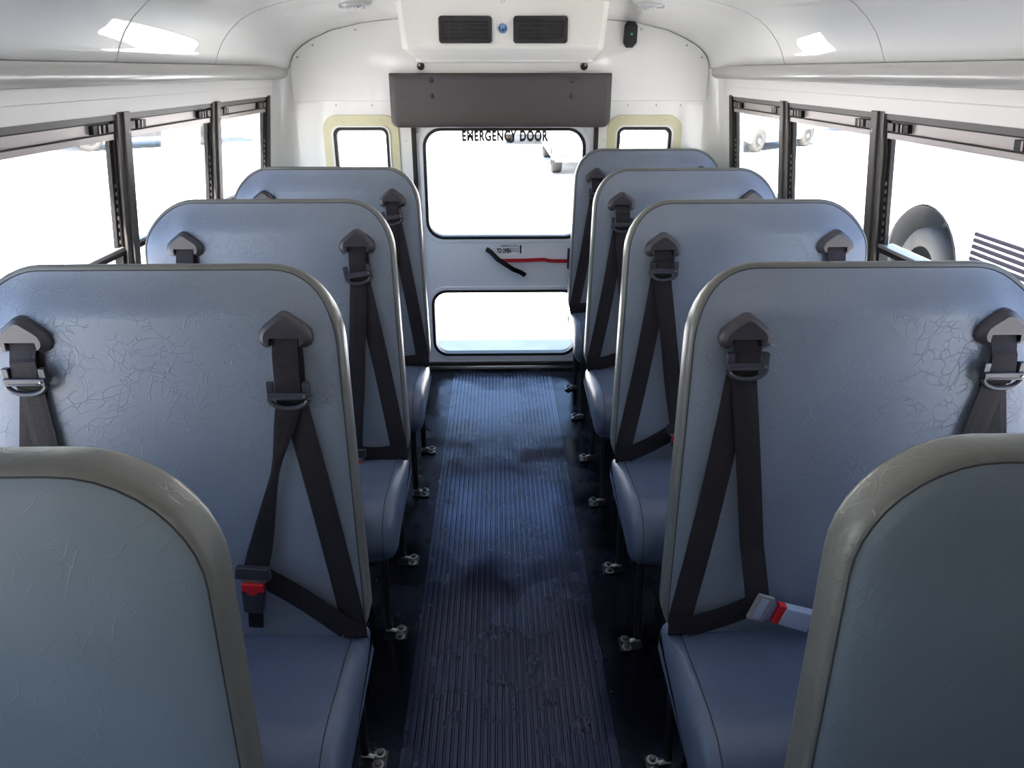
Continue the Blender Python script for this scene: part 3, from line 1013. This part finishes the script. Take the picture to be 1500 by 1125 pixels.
def make_seat(name, cxx, yt, hw, inner, belts, label, group, feet):
    """inner: +1 if the aisle is on the seat's +x side. Origin on the floor under the rim."""
    root = empty(name, (cxx, yt, 0))
    tag(root, label, 'bus seat', group)
    backrest(root, hw, M['vinyl'])
    cushion(root, hw + 0.010, inner)
    # frame tubes and legs
    xi = inner * (hw - 0.035)
    fr = MB()
    fr.box(-hw + 0.02, hw - 0.02, -0.50, -0.12, 0.262, 0.284)
    fr.build('seat_frame', M['blackpaint'], root, bevel=0.003)
    for yl, yf in ((-0.46, feet[0]), (-0.13, feet[1])):
        lg = MB()
        lg.tube([(xi, yl, 0.272), (xi, yl * 0.6 + yf * 0.4, 0.13), (xi, yf + 0.004, 0.020)], 0.011, 10)
        lg.tube([(xi - inner * 0.06, yl, 0.272), (xi - inner * 0.045, yf + 0.01, 0.010)], 0.009, 10)
        lg.build('leg', M['blackpaint'], root, smooth=True)
    for yf in feet:
        floor_foot(root, inner * (hw - 0.002), yf, inner, True)
    wl = MB()
    wl.box(-inner * (hw + 0.005) - 0.012, -inner * (hw + 0.005) + 0.012, -0.50, -0.10, 0.20, 0.26)
    wl.tube([(-inner * (hw - 0.01), -0.30, 0.21), (-inner * (hw - 0.01), -0.30, 0.003)], 0.011, 8)
    wl.build('leg', M['blackpaint'], root, bevel=0.002)
    for bx, bz, za, tilt, side_x, bk in belts:
        # bx bezel x (local), za adjuster height, side_x: x of the low anchor, bk: buckle (x, z, style)
        bezel(root, bx, bz)
        wb = MB()
        y0 = face_y(bz)
        ribbon(wb, [(bx, bz - 0.001, 0.0235, y0 - 0.010), (bx, bz - 0.03, 0.0235, face_y(bz - 0.03) - 0.018), (bx + 0.001, (bz + za) / 2, 0.0235, face_y((bz + za) / 2) - 0.022),
                    (bx + 0.002, za + 0.004, 0.0235, face_y(za) - 0.022), (bx + 0.002, za - 0.018, 0.023, face_y(za) - 0.016)])
        # second ply just behind
        ribbon(wb, [(bx + 0.006, bz - 0.004, 0.0235, y0 - 0.006), (bx + 0.008, (bz + za) / 2, 0.0235, face_y((bz + za) / 2) - 0.008), (bx + 0.006, za - 0.01, 0.023, face_y(za) - 0.008)])
        zc = 0.436
        q = interp((bx + 0.004 * inner, za - 0.006), (side_x, zc), 10, 0.004)
        ribbon(wb, [(x, z, 0.0245, face_y(z) - 0.004 - 0.004 * sin(pi * k / 10)) for k, (x, z) in enumerate(q)])
        bxk, bzk, style = bk
        q = interp((bx, za - 0.012), (bxk, bzk + 0.002), 12, 0.0)
        tw = style == 'twist'
        pr = [1, .95, .8, .6, .42, .34, .42, .55, .68, .8, .9, 1.0, 1.0] if tw else [1] * 13
        ribbon(wb, [(x, z, 0.0235 * pr[k], face_y(z) - 0.009 - (0.028 if z < 0.62 else 0.0) * min(1, (0.62 - z) / 0.1 if z < 0.62 else 0) - 0.006 * sin(pi * k / 12)) for k, (x, z) in enumerate(q)])
        # lap strap from the buckle to the low anchor
        q = interp((bxk, bzk), (side_x + 0.012 * (-1 if side_x > bxk else 1), zc - 0.004), 8, 0.0)
        ribbon(wb, [(x, z + (0.008 * sin(pi * k / 8) if tw else -0.006 * sin(pi * k / 8)), 0.0245, face_y(z) - 0.010 - 0.020 * (1 - k / 8.0)) for k, (x, z) in enumerate(q)])
        # strap folding down behind the cushion edge
        ribbon(wb, [(side_x, zc + 0.020, 0.024, face_y(zc) - 0.008), (side_x + 0.002, zc - 0.02, 0.024, face_y(zc) - 0.010), (side_x + 0.003, 0.422, 0.022, face_y(0.42) - 0.006), (side_x + 0.003, 0.395, 0.02, face_y(0.36) + 0.02)])
        wo = wb.build('belt_webbing', M['web'], root)
        adjuster(root, bx + 0.002, za, tilt)
        # buckle and latch
        d = 1 if side_x > bxk else -1
        yb = face_y(bzk) - 0.040
        if style == 'flat':
            dirv = Vector((-d * 0.90, 0.0, -0.30)).normalized()     # away from the anchor, slightly down
        else:
            dirv = Vector((-d * 0.10, 0.0, -1.0)).normalized()
        pv = Vector((-dirv.z, 0, dirv.x))
        o0 = Vector((bxk, yb, bzk))
        def bxx(mb, a0, a1, w0, w1, y0_, y1_):
            vs = []
            for (a, ww) in ((a0, w0), (a1, w1)):
                for s_ in (-1, 1):
                    for yy in (y0_, y1_):
                        vs.append(o0 + dirv * a + pv * (ww * s_) + Vector((0, yy, 0)))
            mb.add(vs, [(0, 1, 3, 2), (4, 6, 7, 5), (0, 4, 5, 1), (2, 3, 7, 6), (0, 2, 6, 4), (1, 5, 7, 3)])
        t_ = MB()
        if style == 'flat':
            bxx(t_, -0.012, 0.022, 0.030, 0.030, -0.004, 0.004)
            t_.cur = 1
            bxx(t_, -0.004, 0.012, 0.024, 0.024, -0.0055, -0.003)
            t_.cur = 2
            bxx(t_, 0.022, 0.034, 0.028, 0.018, -0.003, 0.002)
            tg = t_.build('tongue', [M['alulight'], M['buckle_reflect'], M['chrome']], root, bevel=0.0015)
            bk_ = MB()
            bxx(bk_, 0.036, 0.052, 0.022, 0.022, -0.009, 0.008)
            bko = bk_.build('buckle_button', M['red'], root, bevel=0.002)
            bk2 = MB()
            bxx(bk2, 0.050, 0.115, 0.021, 0.023, -0.011, 0.010)
            b2o = bk2.build('buckle', M['buckle_reflect'], root, bevel=0.003)
            rb = MB()
            bxx(rb, 0.113, 0.17, 0.018, 0.018, -0.004, 0.004)
            rb.build('buckle_stalk', M['web'], root)
        else:
            bxx(t_, -0.020, 0.006, 0.032, 0.034, -0.006, 0.008)
            t_.cur = 1
            bxx(t_, 0.006, 0.016, 0.031, 0.022, -0.004, 0.000)
            t_.build('tongue', [M['blackplastic'], M['zinc']], root, bevel=0.0025)
            bk_ = MB()
            bxx(bk_, 0.014, 0.032, 0.020, 0.022, -0.010, 0.006)
            bxx(bk_, 0.028, 0.040, 0.016, 0.006, -0.010, 0.004)
            bk_.build('buckle_button', M['red'], root, bevel=0.002)
            bk2 = MB()
            bxx(bk2, 0.026, 0.085, 0.023, 0.019, -0.008, 0.012)
            bk2.build('buckle', M['blackplastic'], root, bevel=0.003)
            rb = MB()
            bxx(rb, 0.083, 0.13, 0.014, 0.014, 0.004, 0.010)
            rb.build('buckle_stalk', M['web'], root)
    return root

LX0, LX1 = -1.020, -0.302          # left seats: window edge, aisle edge
RX0, RX1 = 0.328, 1.032
HWL, CL = (LX1 - LX0) / 2, (LX1 + LX0) / 2
HWR, CR = (RX1 - RX0) / 2, (RX1 + RX0) / 2
# y of rim, adjuster height inner/outer, buckle of inner belt (world x, z, style)
left_rows = [
    (1.385, 0.925, 0.955, (-0.500, 0.575, 'twist'), 'grey vinyl bus seat left of the aisle, nearest one, directly behind the left barrier'),
    (2.145, 0.955, 0.955, (-0.445, 0.440, 'plain'), 'grey vinyl bus seat, middle one of the three left of the aisle'),
    (2.905, 0.975, 0.955, (-0.455, 0.440, 'plain'), 'grey vinyl bus seat left of the aisle, farthest, next to the rear emergency door'),
]
for yt, za, zo, bk, lab in left_rows:
    belts = [
        (-0.411 - CL, 1.032, za, radians(0 if yt < 2 else -8), -0.318 - CL, (bk[0] - CL, bk[1], bk[2])),
        (-0.886 - CL, 1.027, zo, 0.0, -0.975 - CL, (-0.83 - CL, 0.46, 'plain')),
    ]
    make_seat('bus_seat', CL, yt, HWL, 1, belts, lab, 'two-person seats left of the aisle', (-0.475, -0.135))
right_rows = [
    (1.380, 0.976, 0.955, (0.492, 0.498, 'flat'), 'grey vinyl bus seat right of the aisle, nearest one, with a bright silver belt tongue'),
    (2.115, 0.968, 0.955, (0.500, 0.520, 'plain'), 'grey vinyl bus seat right of the aisle, second from the front'),
    (2.850, 0.955, 0.955, (0.480, 0.480, 'plain'), 'grey vinyl bus seat right of the aisle, third from the front'),
    (3.585, 0.955, 0.955, (0.480, 0.455, 'plain'), 'grey vinyl bus seat right of the aisle, rearmost, standing against the back wall'),
]
for yt, za, zo, bk, lab in right_rows:
    belts = [
        (0.438 - CR, 1.026, za, 0.0, 0.345 - CR, (bk[0] - CR, bk[1], bk[2])),
        (0.918 - CR, 1.032, zo, 0.0, 0.985 - CR, (0.80 - CR, 0.50, 'plain')),
    ]
    make_seat('bus_seat', CR, yt, HWR, -1, belts, lab, 'two-person seats right of the aisle', (-0.500, -0.160))

# padded barriers in front of the first seats
for cx_, hw_, inner, lab, yt in ((CL, HWL, 1, 'grey padded crash barrier with a pale rim, left foreground', 0.655), (CR, HWR, -1, 'dark grey-green padded crash barrier with a pale rim, right foreground', 0.665)):
    br = empty('crash_barrier', (cx_, yt, 0))
    tag(br, lab, 'barrier', 'padded crash barriers')
    backrest(br, hw_ + 0.004, M['vinyl_green'], taper=0.0, rec=0.03, zb=0.40, thick=0.056, wrap=False)
    for s_ in (-1, 1):
        xx = s_ * (hw_ - 0.05)
        lg = MB().tube([(xx, -0.05, 0.46), (xx, -0.05, 0.004)], 0.013, 10)
        lg.build('leg', M['blackpaint'], br, smooth=True)
    floor_foot(br, inner * (hw_ - 0.03), -0.05, inner, True)

# unseen high-backed driver's chair, added to shade the right barrier
ds = empty('shade_driver_seat', (0.64, -0.30, 0))
tag(ds, 'unseen dark high-backed driver chair on a pedestal, added to shade the right barrier', 'chair')
b = MB()
b.loft([[(x, y - 0.05 * (1.2 - z), z) for x, z in rrect(-0.32 + i_, 0.32 - i_, 0.48 + i_, 1.52 - i_, 0.10)] for i_, y in ((0.02, 0.07), (0.0, 0.05), (0.0, -0.03), (0.02, -0.06), (0.06, -0.07))])
b.build('backrest', M['blackplastic'], ds, smooth=True, angle=50)
b = MB()
b.loft([[(x, y, z) for x, y in rrect(-0.27 + i_, 0.27 - i_, -0.56 + i_, -0.06 - i_, 0.08)] for i_, z in ((0.03, 0.40), (0.0, 0.43), (0.0, 0.50), (0.03, 0.53), (0.08, 0.535))])
b.build('seat', M['blackplastic'], ds, smooth=True, angle=50)
MB().lathe([(0.16, 0.0), (0.16, 0.02), (0.07, 0.04), (0.07, 0.41)], (0, -0.30, 0.002), 'z', 24).build('pedestal', M['blackpaint'], ds, smooth=True, angle=40)

# ================================================================== OUTSIDE
GZ = -0.75
g = MB().box(-90, 90, -60, 140, GZ - 0.2, GZ).build('ground', M['concrete'])
tag(g, kind='structure')

def wheel(parent, x, y, z, r, wd, axis='x', hubm='hub', name='wheel'):
    t = MB()
    t.lathe([(r * 0.58, -wd / 2), (r * 0.62, -wd / 2 - 0.006), (r * 0.72, -wd / 2 - 0.012), (r * 0.90, -wd / 2 - 0.006), (r * 0.975, -wd / 2 + 0.02), (r, -wd / 4), (r, wd / 4),
             (r * 0.975, wd / 2 - 0.02), (r * 0.90, wd / 2 + 0.006), (r * 0.72, wd / 2 + 0.012), (r * 0.62, wd / 2 + 0.006), (r * 0.58, wd / 2)], (x, y, z), axis, 40)
    o = t.build(name, M['tyre'], parent, smooth=True, angle=50)
    h = MB()
    h.lathe([(r * 0.60, -wd / 2 + 0.0), (r * 0.56, -wd / 2 + 0.02), (r * 0.40, -wd / 2 + 0.05), (r * 0.2, -wd / 2 - 0.01), (0.001, -wd / 2 - 0.02)], (x, y, z), axis, 32)
    h.lathe([(r * 0.60, wd / 2 - 0.0), (r * 0.56, wd / 2 - 0.02), (r * 0.40, wd / 2 - 0.05), (r * 0.2, wd / 2 + 0.01), (0.001, wd / 2 + 0.02)], (x, y, z), axis, 32)
    h.build('hub', M[hubm], o, smooth=True, angle=50)
    return o

def arch_profile(pts_top, length, zb, wheels, r, n_=12):
    """closed side outline (x along the length, z) with wheel arches cut in the underside"""
    out = list(pts_top)
    # walk underside from the end back to the start
    for wx_ in sorted(wheels, reverse=True):
        for k in range(n_ + 1):
            a = pi * k / n_
            zz = r * sin(a)
            out.append((wx_ + r * cos(a), max(zb, zb + zz - 0.05 * 0)))
    return out

def vehicle(name, label, cat, loc, rz, top, length, width, zb, wheels, wr, paint, windows, front_parts, group='parked vehicles'):
    """local x forward from 0 (rear) to length (front); y across; z up from the ground"""
    root = empty(name, loc, rz)
    tag(root, label, cat, group)
    out = arch_profile(top, length, zb, wheels, wr * 1.18)
    hw_ = width / 2
    # body as three lofted slices with tucked-in roof
    zmax = max(z for x, z in top)
    def ring(y, ins):
        r_ = []
        for x, z in out:
            zf = max(0.0, (z - zmax * 0.55) / (zmax * 0.45))
            r_.append((x, y * (1 - 0.10 * zf), z - ins * (0.5 if z > zmax * 0.9 else 0)))
        return r_
    bm = bmesh.new()
    def poly(y, flip):
        ring_ = ring(y, 0)
        vs = [bm.verts.new(p) for p in ring_]
        es = [bm.edges.new((vs[i], vs[(i + 1) % len(vs)])) for i in range(len(vs))]
        bmesh.ops.triangle_fill(bm, use_beauty=True, edges=es, normal=(0, 1, 0))
        return vs
    A = poly(-hw_, 0)
    B = poly(hw_, 1)
    for i in range(len(A)):
        j = (i + 1) % len(A)
        bm.faces.new((A[i], A[j], B[j], B[i]))
    bmesh.ops.recalc_face_normals(bm, faces=bm.faces)
    me = bpy.data.meshes.new('body')
    bm.to_mesh(me)
    bm.free()
    me.materials.append(paint)
    o = bpy.data.objects.new('body', me)
    COL.objects.link(o)
    o.parent = root
    bv = o.modifiers.new('bevel', 'BEVEL')
    bv.width = 0.04
    bv.segments = 3
    bv.limit_method = 'ANGLE'
    bv.angle_limit = radians(50)
    for wx_ in wheels:
        for s_ in (-1, 1):
            wheel(root, wx_, s_ * (hw_ - 0.13), wr, wr, 0.22, 'y')
    for s_ in (-1, 1):
        for (quad) in windows:
            b = MB()
            def yy(z):
                zf = max(0.0, (z - zmax * 0.55) / (zmax * 0.45))
                return hw_ * (1 - 0.10 * zf)
            vs = [(x, s_ * (yy(z) + 0.006), z) for x, z in quad] + [(x, s_ * (yy(z) - 0.02), z) for x, z in quad]
            k = len(quad)
            b.add(vs, [tuple(range(k)), tuple(range(2 * k - 1, k - 1, -1))] + [(i, (i + 1) % k, k + (i + 1) % k, k + i) for i in range(k)])
            b.build('side_window', M['carglass'], root)
    for nm, box, m in front_parts:
        b = MB().box(*box)
        b.build(nm, M[m], root, bevel=0.01)
    return root

VAN_TOP = [(0.0, 0.45), (0.0, 1.9), (0.10, 2.05), (3.9, 2.05), (4.25, 1.95), (4.75, 1.25), (5.35, 1.08), (5.5, 0.9), (5.5, 0.40)]
VAN_WIN = [[(3.5, 1.2), (3.5, 1.85), (4.1, 1.85), (4.55, 1.25)], [(2.1, 1.2), (2.1, 1.85), (3.35, 1.85), (3.35, 1.2)], [(0.5, 1.2), (0.5, 1.85), (1.9, 1.85), (1.9, 1.2)]]
def van_front(w_):
    return [('windscreen', (4.40, 4.47, -w_ * 0.38, w_ * 0.38, 1.35, 1.85), 'carglass'),
            ('grille', (5.44, 5.515, -0.45, 0.45, 0.72, 0.92), 'trimgrey'), ('headlamp', (5.42, 5.52, -w_ / 2 + 0.1, -w_ / 2 + 0.40, 0.74, 0.92), 'lamp'),
            ('headlamp', (5.42, 5.52, w_ / 2 - 0.40, w_ / 2 - 0.1, 0.74, 0.92), 'lamp'), ('fog_lamp', (5.56, 5.61, -w_ / 2 + 0.12, -w_ / 2 + 0.27, 0.44, 0.54), 'trimgrey'), ('fog_lamp', (5.56, 5.61, w_ / 2 - 0.27, w_ / 2 - 0.12, 0.44, 0.54), 'trimgrey'),
            ('bumper', (5.40, 5.60, -w_ / 2 + 0.02, w_ / 2 - 0.02, 0.36, 0.58), 'carwhite'),
            ('tail_lamp', (-0.012, 0.03, -w_ / 2 + 0.03, -w_ / 2 + 0.18, 0.9, 1.25), 'red'), ('tail_lamp', (-0.012, 0.03, w_ / 2 - 0.18, w_ / 2 - 0.03, 0.9, 1.25), 'red')]
PICK_TOP = [(0.0, 0.55), (0.0, 1.12), (2.0, 1.12), (2.05, 1.15), (2.25, 1.80), (3.55, 1.80), (4.1, 1.18), (5.4, 1.05), (5.55, 0.95), (5.55, 0.50)]
PICK_WIN = [[(2.35, 1.2), (2.45, 1.68), (2.95, 1.70), (2.95, 1.2)], [(3.05, 1.2), (3.05, 1.70), (3.5, 1.70), (3.88, 1.2)]]
CAR_TOP = [(0.0, 0.45), (0.02, 0.95), (0.55, 1.02), (1.15, 1.42), (2.7, 1.44), (3.45, 1.0), (4.4, 0.86), (4.55, 0.75), (4.55, 0.40)]
CAR_WIN = [[(1.0, 1.02), (1.35, 1.33), (2.0, 1.36), (2.0, 1.02)], [(2.1, 1.02), (2.1, 1.36), (2.62, 1.36), (3.1, 1.02)]]

# white pickup far off to the left, its rear toward the lot
ang = math.atan2(-2.0, -2.8)
vehicle('pickup_truck', 'white pickup truck parked far off, seen through the left side windows', 'truck', (-8.9, 26.6, GZ), ang, PICK_TOP, 5.55, 1.95, 0.42, (1.15, 4.55), 0.37, M['carwhite'], PICK_WIN,
        [('rocker_panel', (1.65, 4.05, -0.985, 0.985, 0.34, 0.52), 'trimgrey'), ('bumper', (5.50, 5.66, -0.95, 0.95, 0.40, 0.62), 'trimgrey'), ('grille', (5.50, 5.57, -0.5, 0.5, 0.72, 0.92), 'trimgrey'),
         ('headlamp', (5.46, 5.57, -0.92, -0.58, 0.74, 0.92), 'lamp'), ('headlamp', (5.46, 5.57, 0.58, 0.92, 0.74, 0.92), 'lamp')])
# row of white vans behind the bus
for (x, y, a, lab) in ((2.25, 22.5, -90, 'white van nearest behind the bus, at the right edge of the rear door window'),
                       (1.9, 30.2, -98, 'white van second nearest behind the bus, seen beside the nearest van'),
                       (0.35, 38.0, -98, 'white van third nearest behind the bus, seen behind the door lettering'),
                       (-1.6, 46.5, -98, 'white van farthest behind the bus, at the left end of the row')):
    vehicle('delivery_van', lab, 'van', (x, y, GZ), radians(a), VAN_TOP, 5.5, 2.0, 0.32, (1.0, 4.4), 0.36, M['carwhite'], VAN_WIN, van_front(2.0), 'white vans parked in a row behind the bus')
# cars off to the right
vehicle('car', 'silver grey car beyond the rearmost right side window', 'car', (9.9, 25.6, GZ), radians(-140), CAR_TOP, 4.55, 1.8, 0.25, (0.85, 3.65), 0.33, M['cardark'], CAR_WIN,
        [('headlamp', (4.46, 4.57, -0.85, -0.55, 0.55, 0.70), 'lamp'), ('headlamp', (4.46, 4.57, 0.55, 0.85, 0.55, 0.70), 'lamp')])
vehicle('car', 'white car parked far off, seen through the middle right side window', 'car', (17.5, 32.5, GZ), radians(-150), CAR_TOP, 4.55, 1.8, 0.25, (0.85, 3.65), 0.33, M['carwhite'], CAR_WIN,
        [('headlamp', (4.46, 4.57, -0.85, -0.55, 0.55, 0.70), 'lamp'), ('headlamp', (4.46, 4.57, 0.55, 0.85, 0.55, 0.70), 'lamp')])

# white bus standing alongside on the right
bus = empty('shuttle_bus', (4.0, 0, GZ))
tag(bus, 'white bus parked alongside, with a louvred side panel and big wheel, right windows', 'bus')
WY, WR = 6.93, 0.43
body = [(-3.0, 0.45), (-3.0, 1.4), (-2.4, 2.7), (9.0, 2.7), (9.0, 0.35)]
bo = [(y, z) for y, z in [(-3.0, 0.42), (WY - 0.66, 0.42)]]
for k in range(17):
    a = pi - pi * k / 16
    bo.append((WY + 0.66 * cos(a), 0.42 + 0.65 * sin(a)))
bo += [(WY + 0.66, 0.42), (9.0, 0.42), (9.0, 2.75), (-2.2, 2.75), (-3.0, 1.6)]
plate('body', bo, [], 0, Vector((2.2, 0, 0)), M['carwhite'], bus, to3=lambda a, z: (0.0, a, z), bevel=0.02)
sh = MB()
sh.loft([[(h, WY + r * cos(2 * pi * k / 40), 0.42 + r * sin(2 * pi * k / 40)) for k in range(40)] for r, h in ((0.638, 0.004), (0.638, 0.5), (0.01, 0.5))], cap0=False)
sh.build('wheel_housing', M['housing'], bus, smooth=True)
wheel(bus, 0.17, WY, WR, WR, 0.26, 'x')
wheel(bus, 0.17, -1.6, WR, WR, 0.26, 'x')
for k in range(5):
    z = 0.74 + 0.052 * k
    MB().box(-0.012, 0.02, 4.50, 6.14, z, z + 0.032).build('louvre', M['matte'], bus, bevel=0.006)
for y0, y1 in ((-1.9, -0.6), (-0.4, 0.9), (1.1, 2.4), (2.6, 3.9), (4.1, 5.4), (5.6, 6.9), (7.1, 8.4)):
    plate('side_window', rrect(y0, y1, 1.62, 2.35, 0.08, 5), [], 0, Vector((0.02, 0, 0)), M['carglass'], bus, to3=lambda a, z: (-0.008, a, z))
